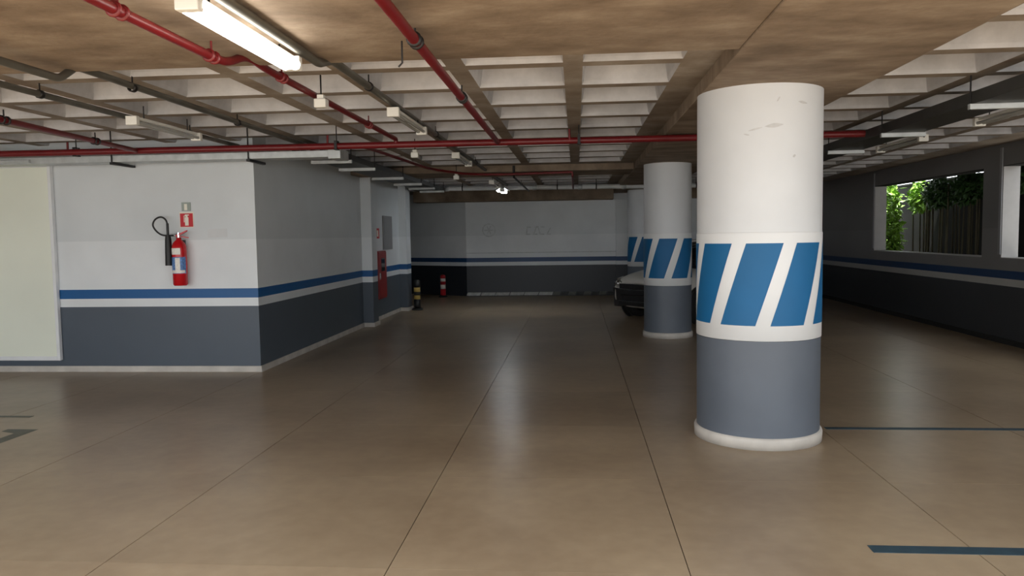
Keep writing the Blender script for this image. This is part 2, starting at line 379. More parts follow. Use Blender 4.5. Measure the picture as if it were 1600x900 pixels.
# ------------------------------------------------------------------ columns
def column(x, y, R, npat, top, phase, label, scuffs=()):
    t = thing('round_column', (x, y, 0), label, 'column', 'painted columns under the main beam')
    n = 96
    MB().lathe([(R, 1.59), (R, top)], (x, y, 0), n).build('shaft', 'colwhite', t)
    MB().lathe([(R-.01, .80), (R+.004, .805), (R+.004, 1.585), (R, 1.595), (R-.01, 1.6)], (x, y, 0), n).build('white_band', 'colband', t)
    MB().lathe([(R, .05), (R, .80)], (x, y, 0), n).build('grey_dado', 'colgrey', t)
    MB().lathe([(R-.02, 0), (R+.018, 0), (R+.02, .07), (R+.014, .085), (R-.01, .088)], (x, y, 0), n).build('foot_ring', 'base', t)
    per = 360/npat; wid = per*.715; sl = math.radians(per*.53)
    z0, z1, Rp = .915, 1.515, R+.0065
    for k in range(npat):
        q = MB(); nu, nv = 8, 5; vs = []
        for jv in range(nv+1):
            tv = jv/nv; z = z0+(z1-z0)*tv
            for iu in range(nu+1):
                a = math.radians(phase+k*per+wid*iu/nu) + sl*tv
                vs.append((x+Rp*math.sin(a), y-Rp*math.cos(a), z))
        fs = [(jv*(nu+1)+iu, jv*(nu+1)+iu+1, (jv+1)*(nu+1)+iu+1, (jv+1)*(nu+1)+iu) for jv in range(nv) for iu in range(nu)]
        q.add(vs, fs, 0, True); q.build('blue_panel', 'colblue', t)
    for ang, z, da, dz, tilt in scuffs:
        q = MB(); vs = []
        for iu in range(7):
            a = math.radians(ang+da*iu/6); h = dz*math.sin(PI*iu/6)*.5+.001
            for sg in (-1, 1): vs.append((x+(R+.0015)*math.sin(a), y-(R+.0015)*math.cos(a), z+tilt*iu/6+sg*h))
        q.add(vs, [(2*i, 2*i+2, 2*i+3, 2*i+1) for i in range(6)], 0, True); q.build('scuff', 'scuff', t)
    return t
# phase: angle (degrees, from the side facing the entrance) of a panel's lower left corner
c1 = column(1.41, 6.12, .462, 8, Z_BEAM, -47, 'widest round column with slanted blue panels, next to the grey floor lines',
            [(-22, 2.32, 12, .012, .02), (-8, 2.345, 16, .03, .012), (-26, 2.30, 5, .01, -.01), (22, 2.52, 10, .018, -.01), (17, 2.13, 3, .02, .01), (2, 2.52, 3, .02, .03)])
c2 = column(1.41, 12.05, .362, 6, Z_BEAM, -58, 'slimmer round column standing in front of the parked white car')
c3 = column(1.62, 19.0, .362, 6, Z_BEAM, -38, 'round column standing closest to the back wall, behind the parked car')

# ------------------------------------------------------------------ fire pipes
RP = .036; ZR = 2.60; YM = 8.3
net = thing('sprinkler_pipe_network', (-.82, YM, ZR), 'red fire pipe main crossing the garage with three red branches', 'pipe')
def bend(pts, n=5, r=.09):
    """round the inner corners of a polyline"""
    pts = [Vector(p) for p in pts]; out = [pts[0]]
    for i in range(1, len(pts)-1):
        p = pts[i]; u = (pts[i-1]-p); v = (pts[i+1]-p); rr = min(r, u.length*.45, v.length*.45)
        a, bq = p+u.normalized()*rr, p+v.normalized()*rr
        for k in range(n+1):
            t = k/n; out.append(a*(1-t)**2 + p*2*t*(1-t) + bq*t*t)
    out.append(pts[-1]); return out
MB().tube([(-8.4, YM-.06, ZR), (3.0, YM+.06, ZR)], RP, 14).build('main_pipe', 'red', net)
b_1 = MB().tube([(-.8, 1.8, ZR), (-.83, YM, ZR)], .028, 12).build('branch_pipe', 'red', net)
b_2 = MB().tube(bend([(-1.94, 1.8, 2.58), (-1.94, 4.22, 2.58), (-1.94, 4.5, 2.69), (-1.94, 4.78, 2.668), (-1.94, YM, 2.66), (-1.94, YM, ZR)], r=.14), .024, 12).build('branch_pipe', 'red', net)
b_3 = MB().tube([(-4.5, 4.3, ZR), (-4.87, YM, ZR)], .026, 12).build('branch_pipe', 'red', net)
b_4 = MB().tube(bend([(-4.5, 4.3, ZR), (-4.5, 4.25, ZR+.01), (-4.3, 1.8, 2.58)]), .026, 12).build('branch_pipe', 'red', net)
for x in (-7.0, -5.7, -2.7, -.06, 1.9):
    MB().tube([(x, YM, ZR-.0), (x, YM, ZR+.12)], .012, 8).build('stub', 'red', net)
    MB().tube([(x+.1, YM, ZR), (x+.1, YM, Z_TOP-.02)], .006, 6).box(x+.08, x+.12, YM-.045, YM+.045, ZR-.044, ZR-.036).box(x+.085, x+.115, YM-.046, YM-.04, ZR-.04, ZR+.05).box(x+.085, x+.115, YM+.04, YM+.046, ZR-.04, ZR+.05).box(x+.085, x+.115, YM-.046, YM+.046, ZR+.05, ZR+.056).build('hanger', 'blacksteel', net)
def collar(x, y, z, rr, dirn, nm, par, mat):
    q = MB(); 
    for o_ in (-.03, .03): q.lathe([(rr, o_-.008), (rr+.012, o_-.006), (rr+.012, o_+.006), (rr, o_+.008)], (x, y, z), 14, axis=dirn)
    q.tube([(x, y, z+rr), (x, y, z+rr+.06)], .006, 6)
    return q.build(nm, mat, par)
for p, yy, zz, rr in ((-.81, 3.95, ZR, .028), (-.815, 5.6, ZR, .028), (-.81, 2.4, ZR, .028)):
    collar(p, yy, zz, rr, 'Y', 'clamp', net, 'blacksteel')
MB().tube([(-.88, 3.95, 2.6), (-.88, 3.95, 2.49), (-.9, 3.95, 2.47)], .005, 6).build('hanging_strap', 'blacksteel', net)
for yy, zz in ((3.2, 2.58), (4.05, 2.58), (5.05, 2.668), (7.2, 2.66)):
    collar(-1.94, yy, zz, .024, 'Y', 'clamp', net, 'red')
for yy in (6.0, 7.4): collar(-4.5-.37*(yy-4.3)/4, yy, ZR, .026, 'Y', 'clamp', net, 'blacksteel')
# continuing red branch past the main, and its dip under the second beam
MB().tube(bend([(-2.35, YM, ZR), (-2.35, 8.9, 2.62), (-2.2, 11.6, 2.62), (-1.75, 12.5, 2.6), (-1.2, 12.72, 2.6), (-.05, 12.74, 2.62)], r=.3), .02, 10).build('branch_pipe', 'red', net)
MB().tube(bend([(-.05, 12.74, 2.62), (-.05, 12.74, 2.55), (-.05, 16.2, 2.55)], r=.05), .018, 8).build('branch_pipe', 'red', net)

# ------------------------------------------------------------------ conduits
def conduit(name, path, r, label, clamps, mat='conduit'):
    t = thing(name, path[0], label, 'conduit')
    MB().tube(bend(path, r=.045), r, 12).build('tube', mat, t)
    for x, y, z in clamps:
        q = MB().lathe([(r, -.02), (r+.008, -.018), (r+.008, .018), (r, .02)], (x, y, z), 12, axis='Y')
        q.tube([(x, y, z+r), (x, y, z+r+.06)], .005, 6); q.build('clamp', 'blacksteel', t)
    return t
conduit('electrical_conduit', [(-3.12, 1.8, 2.59), (-3.12, 4.5, 2.59), (-3.13, 4.68, 2.70), (-3.13, 8.75, 2.68)], .024,
        'grey conduit that kinks upward past the wide concrete beam', [(-3.12, 3.2, 2.59), (-3.13, 5.3, 2.685), (-3.13, 7.0, 2.683)])
conduit('electrical_conduit', [(-3.9, 4.68, 2.68), (-3.9, 8.72, 2.68)], .024,
        'straight grey conduit carrying the unlit lamp near the stair block', [(-3.9, 5.4, 2.68), (-3.9, 7.6, 2.68)])
conduit('electrical_conduit', [(-1.5, 1.8, 2.628), (-1.5, 4.5, 2.628), (-1.5, 4.75, 2.70), (-1.5, 16.85, 2.69)], .026,
        'long grey conduit carrying the lit lamp and a row of lamps behind it', [(-1.5, 2.4, 2.628), (-1.5, 5.6, 2.70), (-1.5, 8.3, 2.70), (-1.5, 11.6, 2.70)])
conduit('electrical_conduit', [(-1.02, 12.81, 2.75), (-1.02, 12.81, 2.56), (-1.02, 16.9, 2.56)], .018,
        'thin dark conduit dropping beneath the second concrete beam', [(-1.02, 14.6, 2.56)], 'blacksteel')

# ------------------------------------------------------------------ lamps
def lamp(x, y, z, L, lit, label, hang, hood=False):
    """twin tube batten along Y; y is its near end, z the tubes' height; hang: height of what it hangs from"""
    t = thing('tube_lamp', (x, y+L/2, z), label, 'lamp', 'twin tube lamps')
    MB().box(x-.022, x+.022, y+.03, y+L-.03, z+.026, z+.05).build('spine', 'whiteplastic', t, bevel=.003)
    if hood: MB().add([(x-.05, y, z+.052), (x+.05, y, z+.052), (x+.05, y+L, z+.052), (x-.05, y+L, z+.052), (x-.13, y, z+.0), (x+.13, y, z+.0), (x+.13, y+L, z+.0), (x-.13, y+L, z+.0)],
        [(0, 1, 2, 3), (0, 3, 7, 4), (1, 5, 6, 2)]).build('added_light_shield', 'whiteplastic', t)  # hood added to keep the far lamp's strong light off the ceiling
    for s in (0, 1):
        yy = y if s == 0 else y+L-.05
        MB().box(x-.05, x+.05, yy, yy+.05, z-.026, z+.05).build('end_cap', 'whiteplastic', t, bevel=.006)
    for s in (-1, 1):
        tb = MB().tube([(x+s*.027, y+.05, z), (x+s*.027, y+L-.05, z)], .029 if lit else .014, 14)
        tb.build('tube', lit or 'tube', t)
    for yy in (y+.2, y+L-.2):
        MB().tube([(x, yy, z+.05), (x, yy, hang)], .005, 6).build('hanger', 'blacksteel', t)
    return t
lamp(-1.545, 3.02, 2.545, 1.18, 'lit', 'brightly lit tube lamp hung beneath the wide concrete beam', 2.62)
lamp(-3.72, 6.25, 2.6, 1.15, None, 'unlit tube lamp with white ends, above the red main near the stair block', Z_RIB)
lamp(-1.47, 6.2, 2.6, 1.2, None, 'unlit tube lamp on the long conduit, first one past the lit lamp', 2.69)
lamp(-1.5, 9.65, 2.6, 1.2, None, 'unlit tube lamp on the long conduit, second one past the lit lamp', 2.69)
lamp(-1.53, 14.05, 2.56, 1.2, None, 'unlit tube lamp just beyond the second concrete beam', 2.69)
lamp(-1.5, 15.75, 2.51, .6, 'litfar', 'small lit lamp hanging under the pale drain pipe by the back wall', 2.66, True)
lamp(3.7, 6.3, 2.56, 1.2, None, 'unlit tube lamp beside the dark cable tray, close to the widest column', Z_RIB)
lamp(3.7, 8.6, 2.56, 1.2, None, 'unlit tube lamp beside the dark cable tray, toward the window openings', Z_RIB)
def box_fit(x, y, z, hang, label):
    t = thing('ceiling_junction_box', (x, y, z), label, 'junction box', 'white ceiling boxes')
    MB().box(x-.045, x+.045, y-.04, y+.04, z-.045, z+.02).build('body', 'whiteplastic', t, bevel=.008)
    MB().box(x-.025, x+.025, y-.025, y+.025, z+.02, z+.05).build('lid', 'whiteplastic', t, bevel=.004)
    MB().tube([(x, y, z+.05), (x, y, hang)], .006, 6).build('stem', 'blacksteel', t)
box_fit(-1.86, 5.6, 2.6, Z_RIB+.1, 'white box beside the red branch pipe, close to the lit lamp')
box_fit(-1.9, 9.1, 2.58, Z_RIB, 'white box just past the red main pipe')
box_fit(-1.95, 12.6, 2.57, Z_RIB, 'white box in front of the second concrete beam')

# ------------------------------------------------------------------ cable trays
def tray(name, x0, x1, ya, yb, z0, z1, label, bars, rail='dark', over=.03, zbar=None):
    t = thing(name, ((x0+x1)/2, ya, z0), label, 'cable tray')
    MB().box(x0, x1, ya, yb, z0, z0+.008).build('bottom_plate', 'dark', t)
    MB().box(x0, x0+.008, ya, yb, z0+.008, z1).build('side_rail', rail, t)
    MB().box(x1-.008, x1, ya, yb, z0+.008, z1).build('side_rail', rail, t)
    for k in range(3):
        xx = x0+(x1-x0)*(.25+.25*k)
        MB().tube([(xx, ya+.02, z0+.04), (xx, yb-.02, z0+.04)], .025, 8).build('cable', 'black', t)
    for y in bars:
        bq = MB().box(x0-over, x1+over, y-.02, y+.02, z0-.042, z0).build('support_bar', 'galv', t, bevel=.003)
        for xx in (x0-over+.01, x1+over-.01):
            MB().tube([(xx, y, z0-.05), (xx, y, Z_TOP-.03)], .006, 6).build('threaded_rod', 'blacksteel', bq)
    return t
tray('cable_tray', -3.33, -2.86, 8.9, 16.85, 2.585, 2.66, 'dark cable tray running along the side of the stair block', (9.65, 10.8, 12.6, 14.1, 15.4, 16.5))
tray('cable_tray', 3.02, 3.38, 1.8, 19.4, 2.545, 2.64, 'dark cable tray running along the lane between widest column and right wall', (2.0, 3.3, 4.7, 6.2, 7.9, 9.5, 11.1, 12.5, 14.4, 16.2))
tf = thing('wall_trunking', (-5.5, 8.6, 2.5), 'pale metal cable trunking along the front of the stair block', 'trunking')
MB().box(-8.5, -2.62, 8.44, 8.72, 2.5, 2.575).build('duct', 'galv', tf, bevel=.004)
MB().box(-8.5, -6.25, 8.40, 8.73, 2.512, 2.545).build('coupling', 'galv', tf, bevel=.003)
MB().box(-2.74, -2.60, 8.42, 8.74, 2.48, 2.59).build('end_piece', 'galv', tf, bevel=.004)
for x in (-7.2, -5.27, -3.66):
    bq = MB().box(x-.02, x+.02, 8.42, 8.87, 2.47, 2.498).build('support_bar', 'blacksteel', tf)
    MB().tube([(x, 8.43, 2.47), (x, 8.43, Z_TOP-.02)], .008, 6).build('threaded_rod', 'blacksteel', bq)

# pale drain pipe at the back
dp = thing('drain_pipe', (-.8, 17.0, 2.63), 'pale drain pipe crossing in front of the back wall under the ceiling', 'pipe')
MB().tube([(-3.05, 17.0, 2.655), (2.95, 17.0, 2.617)], .052, 16).build('pipe', 'pvc', dp)
for x in (-2.85, -.9, .1, 1.05, 2.1):
    MB().lathe([(.05, -.05), (.062, -.045), (.062, .045), (.05, .05)], (x, 17.0, 2.655-.0064*(x+3.05)), 16, axis='X').build('coupling', 'galv', dp)
for x in (-2.5, -.4, .45, 2.6):
    z = 2.655-.0064*(x+3.05)
    MB().lathe([(.053, -.012), (.06, -.012), (.06, .012), (.053, .012)], (x, 17.0, z), 16, axis='X').tube([(x, 17, z+.055), (x, 17, Z_TOP-.02)], .008, 6).build('hanger', 'blacksteel', dp)

# ------------------------------------------------------------------ fire extinguisher and its sign
ex, ey = -4.705, YF-.105
t = thing('fire_extinguisher', (ex, ey, 1.06), 'tall red fire extinguisher with black hose and horn hung on the white wall', 'extinguisher')
R_ = .083
MB().lathe([(0, 1.062), (R_*.85, 1.06), (R_, 1.075), (R_, 1.50), (R_*.96, 1.53), (R_*.8, 1.565), (R_*.52, 1.592), (.03, 1.605), (.028, 1.63), (0, 1.63)], (ex, ey, 0), 40).build('cylinder', 'redbright', t)
def wrap(z0, z1, a0, a1, rr, mat, nm):
    q = MB(); n = 14; vs = []
    for z in (z0, z1):
        for k in range(n+1):
            a = math.radians(a0+(a1-a0)*k/n); vs.append((ex+rr*math.sin(a), ey-rr*math.cos(a), z))
    q.add(vs, [(k, k+1, n+2+k, n+1+k) for k in range(n)], 0, True); return q.build(nm, mat, t)
lb = wrap(1.205, 1.40, -88, 80, R_+.0015, 'labelblue', 'instruction_label')
wl = wrap(1.21, 1.245, -84, 70, R_+.0025, 'labelwhite', 'label_strip'); wl.parent = lb; wl.location = (0, 0, 0)
w2 = wrap(1.215, 1.39, -8, 30, R_+.003, 'labelwhite', 'label_panel'); w2.parent = lb
wrap(1.43, 1.505, -60, 35, R_+.0015, 'labelwhite', 'white_label')
v = MB().tube([(ex, ey, 1.62), (ex, ey, 1.69)], .018, 14).tube([(ex, ey, 1.66), (ex-.06, ey, 1.655)], .011, 10).build('valve', 'chrome', t)
MB().add([(ex-.03, ey-.015, 1.635), (ex+.105, ey-.015, 1.70), (ex+.105, ey+.015, 1.70), (ex-.03, ey+.015, 1.635),
          (ex-.03, ey-.015, 1.66), (ex+.105, ey-.015, 1.715), (ex+.105, ey+.015, 1.715), (ex-.03, ey+.015, 1.66)],
         [(0, 3, 2, 1), (4, 5, 6, 7), (0, 1, 5, 4), (1, 2, 6, 5), (2, 3, 7, 6), (3, 0, 4, 7)]).build('lever', 'redbright', v)
MB().add([(ex-.02, ey-.012, 1.648), (ex+.12, ey-.012, 1.622), (ex+.12, ey+.012, 1.622), (ex-.02, ey+.012, 1.648),
          (ex-.02, ey-.012, 1.658), (ex+.12, ey-.012, 1.632), (ex+.12, ey+.012, 1.632), (ex-.02, ey+.012, 1.658)],
         [(0, 3, 2, 1), (4, 5, 6, 7), (0, 1, 5, 4), (1, 2, 6, 5), (2, 3, 7, 6), (3, 0, 4, 7)]).build('carry_handle', 'redbright', v)
hx = -4.83
hp = [(ex-.06, ey, 1.655), (hx+.035, ey-.01, 1.66), (hx+.012, ey-.02, 1.72)]
hose = [Vector((ex-.05, ey, 1.655)), Vector((hx+.02, ey-.01, 1.655)), Vector((-4.90, ey-.02, 1.665)), Vector((-4.965, ey-.03, 1.715)), Vector((-5.0, ey-.03, 1.785)),
        Vector((-4.965, ey-.03, 1.85)), Vector((-4.90, ey-.03, 1.875)), Vector((-4.85, ey-.025, 1.85)), Vector((-4.828, ey-.02, 1.79)), Vector((-4.825, ey-.02, 1.65))]
def smooth(p, n=6):
    out = []
    for i in range(len(p)-1):
        p0, p1, p2, p3 = p[max(i-1, 0)], p[i], p[i+1], p[min(i+2, len(p)-1)]
        for k in range(n):
            s = k/n; out.append(.5*((2*p1)+(p2-p0)*s+(2*p0-5*p1+4*p2-p3)*s*s+(3*p1-p0-3*p2+p3)*s**3))
    out.append(p[-1]); return out
MB().tube(smooth(hose), .0105, 10).build('hose', 'black', t)
hn = MB().tube([(-4.825, ey-.02, 1.655), (-4.825, ey-.02, 1.60), (-4.827, ey-.02, 1.30)], [.03, .036, .042], 18).build('horn', 'black', t)
MB().tube([(-4.826, ey-.02, 1.80), (-4.825, ey-.02, 1.64)], .015, 10).build('grip', 'black', hn)
MB().box(ex-.03, ex+.03, ey+.06, YF, 1.50, 1.60).build('wall_bracket', 'blacksteel', t)
def ext_icon(mb, cx, cz, s, y0, y1):
    mb.box(cx-.022*s, cx+.022*s, y0, y1, cz-.07*s, cz+.03*s)
    mb.box(cx-.012*s, cx+.012*s, y0, y1, cz+.03*s, cz+.05*s)
    mb.box(cx-.02*s, cx+.03*s, y0, y1, cz+.05*s, cz+.062*s)
    mb.box(cx-.036*s, cx-.028*s, y0, y1, cz-.03*s, cz+.05*s)
    mb.box(cx-.036*s, cx-.01*s, y0, y1, cz+.042*s, cz+.05*s)
t = thing('extinguisher_sign', (-4.647, YF, 1.75), 'red square sign with a pale extinguisher symbol above the extinguisher', 'sign')
MB().box(-4.735, -4.562, YF-.006, YF, 1.75, 1.935).build('border', 'signwhite', t)
MB().box(-4.727, -4.570, YF-.009, YF-.005, 1.757, 1.918).build('plate', 'signred', t)
q = MB(); ext_icon(q, -4.645, 1.842, 1.0, YF-.0115, YF-.008); q.build('symbol', 'signwhite', t)
t = thing('wall_plaque', (-4.647, YF, 1.95), 'small grey green plaque with pale centre above the red sign', 'plaque')
MB().box(-4.703, -4.592, YF-.012, YF, 1.945, 2.05).build('plate', 'plaque', t, bevel=.003)
MB().box(-4.668, -4.632, YF-.015, YF-.011, 1.955, 2.03).build('insert', 'signwhite', t)
tag(MB().box(-4.40, -4.15, YF-.003, YF, 1.625, 1.73).build('paint_patch', 'patch'), 'faint grey repainted patch on the white wall', 'paint patch')

# ------------------------------------------------------------------ hydrant cabinet, panel and sign on the side wall
t = thing('hydrant_cabinet', (XS, 14.48, .42), 'dark red fire hydrant cabinet on the side wall between the two pilasters', 'cabinet')
MB().box(XS, XS+.09, 14.2, 14.78, .42, 1.335).build('body', 'reddark', t, bevel=.006)
dd = MB().box(XS+.088, XS+.102, 14.22, 14.76, .44, 1.315).build('door', 'reddark', t, bevel=.004)
MB().box(XS+.10, XS+.118, 14.24, 14.27, .8, .92).build('handle', 'chrome', dd, bevel=.003)
MB().box(XS+.10, XS+.105, 14.36, 14.62, .95, 1.2).build('glass_pane', 'carglass', dd)
t = thing('hydrant_sign', (XS, 14.5, 1.58), 'small red sign above the hydrant cabinet', 'sign')
MB().box(XS, XS+.006, 14.38, 14.64, 1.575, 1.77).build('plate', 'signred', t)
MB().box(XS+.005, XS+.008, 14.46, 14.56, 1.61, 1.73).build('symbol', 'signwhite', t)
t = thing('service_panel', (XS, 15.25, 1.35), 'plain grey service panel on the side wall next to the hydrant cabinet', 'panel')
MB().box(XS, XS+.03, 14.9, 15.6, 1.35, 2.02).build('body', 'panelgrey', t, bevel=.004)
MB().box(XS+.029, XS+.036, 14.93, 15.57, 1.38, 1.99).build('cover', 'panelgrey', t, bevel=.003)

# guard posts
def post(x, y, bands, label, h, r):
    t = thing('guard_post', (x, y, 0), label, 'post', 'short guard posts')
    MB().lathe([(0, 0), (r*1.7, 0), (r*1.7, .03), (r*1.1, .05), (0, .05)], (x, y, 0), 20).build('foot', 'black', t)
    for z0, z1, mt in bands:
        MB().lathe([(0, z0*h), (r, z0*h), (r, z1*h), (0, z1*h)], (x, y, 0), 20).build('band', mt, t)
    MB().lathe([(r, h), (r*.9, h+.02), (r*.45, h+.04), (0, h+.045)], (x, y, 0), 20).build('cap', bands[-1][2], t)
post(-3.47, 16.5, [(.05, .38, 'black'), (.38, .52, 'yellow'), (.52, .64, 'black'), (.64, .8, 'yellow'), (.8, 1, 'black')], 'short black and yellow guard post at the foot of the rear pilaster', .62, .07)
post(-3.5, 19.95, [(.05, .4, 'signred'), (.4, .6, 'labelwhite'), (.6, .75, 'signred'), (.75, .9, 'labelwhite'), (.9, 1, 'signred')], 'short red and white guard post before the back wall', .55, .07)

# faded marks on the back wall
t = thing('faded_roundel', (-2.29, YB, 1.6), 'faded round painted symbol on the back wall', 'wall marking')
q = MB(); n = 28
for rr0, rr1 in ((.15, .18),):
    vs = [(-2.29+rr*math.sin(2*PI*k/n), YB-.003, 1.74+rr*math.cos(2*PI*k/n)) for rr in (rr0, rr1) for k in range(n)]
    q.add(vs, [(k, (k+1) % n, n+(k+1) % n, n+k) for k in range(n)])
q.build('ring', 'ghost', t)
q = MB()
for a in (25, -25, 90): 
    d = Vector((math.sin(math.radians(a)), 0, math.cos(math.radians(a)))); s = Vector((d.z, 0, -d.x))*.014; cc = Vector((-2.29, YB-.003, 1.74))
    q.add([cc-d*.12-s, cc-d*.12+s, cc+d*.12+s, cc+d*.12-s], [(0, 1, 2, 3)])
q.build('strokes', 'ghost', t)
t = thing('faded_marking', (-1.0, YB, 1.58), 'faded illegible painted marking on the back wall beside the round symbol', 'wall marking')
for k, x in enumerate((-1.31, -1.13, -.95, -.78)):
    q = MB(); tl = (.02, .09, -.06, .1)[k]
    q.add([(x, YB-.003, 1.6), (x+.03, YB-.003, 1.6), (x+.03+tl, YB-.003, 1.83-.05*(k == 3)), (x+tl, YB-.003, 1.83-.05*(k == 3))], [(0, 1, 2, 3)])
    q.add([(x+.02, YB-.003, 1.6), (x+.12, YB-.003, 1.6), (x+.12, YB-.003, 1.63), (x+.02, YB-.003, 1.63)], [(0, 1, 2, 3)])
    if k < 3: q.add([(x+.03, YB-.003, 1.79), (x+.13, YB-.003, 1.79), (x+.13, YB-.003, 1.82), (x+.03, YB-.003, 1.82)], [(0, 1, 2, 3)])
    q.build('stroke', 'ghost', t)

# floor lines
def line(x0, x1, y0, y1, label, mat='line'):
    tag(MB().box(x0, x1, y0, y1, 0, .002).build('floor_line', mat), label, 'floor line', 'painted parking lines')
line(1.46, 5.4, 3.85, 3.94, 'dark blue parking line closest to the entrance, in front of the widest column')
line(2.0, 5.4, 6.29, 6.36, 'dark parking line starting beside the foot of the widest column')
line(-6.4, -5.0, 6.54, 6.60, 'thin grey parking line ending in front of the cream door', 'linegrey')
q = MB().add([(-4.72, 5.2, .001), (-4.60, 5.2, .001), (-4.60, 6.12, .001), (-4.88, 6.12, .001), (-4.88, 6.04, .001), (-4.72, 5.98, .001)], [(0, 1, 2, 3, 4, 5)])
tag(q.build('floor_line', 'linegrey'), 'grey corner mark of a parking line in front of the stair block', 'floor line', 'painted parking lines')

# ------------------------------------------------------------------ parked car, nose towards the entrance
CX, CY = 1.1, 13.95
car = thing('parked_car', (CX, CY, 0), 'white hatchback with dark bumper corners parked behind the slimmer column', 'car')
def loft(stations, name, mat, par=car, sub=1):
    q = MB(); n = len(stations[0][1]); vs = []
    for y, sec in stations:
        for x, z in sec: vs.append((CX+x, CY+y, z))
        for x, z in reversed(sec): vs.append((CX-x, CY+y, z))
    k = 2*n; fs = []
    for i in range(len(stations)-1):
        for j in range(k): fs.append((i*k+j, i*k+(j+1) % k, (i+1)*k+(j+1) % k, (i+1)*k+j))
    fs.append(list(range(k))); fs.append([(len(stations)-1)*k+j for j in range(k)][::-1])
    q.add(vs, fs, 0, True); o = q.build(name, mat, par)
    if sub: md = o.modifiers.new('smooth', 'SUBSURF'); md.levels = sub; md.render_levels = sub
    return o
def sec(w, zb, zm, zt, crown=.02):
    return [(.02, zb), (w*.8, zb), (w*.97, zb+.08), (w, (zb+zm)/2), (w*.99, zm), (w*.93, zt-.015), (w*.6, zt+crown*.6), (.02, zt+crown)]
loft([(0, sec(.62, .30, .55, .66)), (.05, sec(.72, .25, .58, .72)), (.2, sec(.8, .22, .62, .80)), (.45, sec(.84, .2, .66, .86)), (.9, sec(.86, .2, .7, .93)),
      (1.25, sec(.86, .2, .72, .97)), (2.2, sec(.87, .2, .74, .96)), (3.1, sec(.87, .2, .76, .97)), (3.6, sec(.85, .22, .78, .98)), (3.85, sec(.8, .27, .76, .95)), (3.93, sec(.68, .35, .7, .88))], 'body', 'carwhite')
def gsec(w0, w1, z0, z1): return [(.02, z0), (w0, z0), (w0*.6+w1*.4, z0+(z1-z0)*.5), (w1, z1-.03), (w1*.8, z1), (.02, z1+.01)]
loft([(.98, gsec(.74, .72, .93, .99)), (1.35, gsec(.76, .66, .93, 1.24)), (1.75, gsec(.78, .6, .93, 1.43)), (2.3, gsec(.78, .6, .93, 1.475)), (3.0, gsec(.77, .58, .93, 1.45)), (3.5, gsec(.74, .56, .93, 1.34)), (3.8, gsec(.7, .6, .93, 1.05))], 'cabin_glass', 'carglass')
loft([(1.72, [(.02, 1.425), (.55, 1.42), (.59, 1.40), (.6, 1.42), (.5, 1.455), (.02, 1.465)]), (2.3, [(.02, 1.45), (.55, 1.45), (.6, 1.44), (.61, 1.465), (.5, 1.495), (.02, 1.505)]),
      (3.1, [(.02, 1.43), (.55, 1.43), (.58, 1.42), (.59, 1.44), (.5, 1.47), (.02, 1.48)]), (3.55, [(.02, 1.33), (.52, 1.33), (.55, 1.32), (.56, 1.345), (.5, 1.37), (.02, 1.38)])], 'roof', 'carwhite')
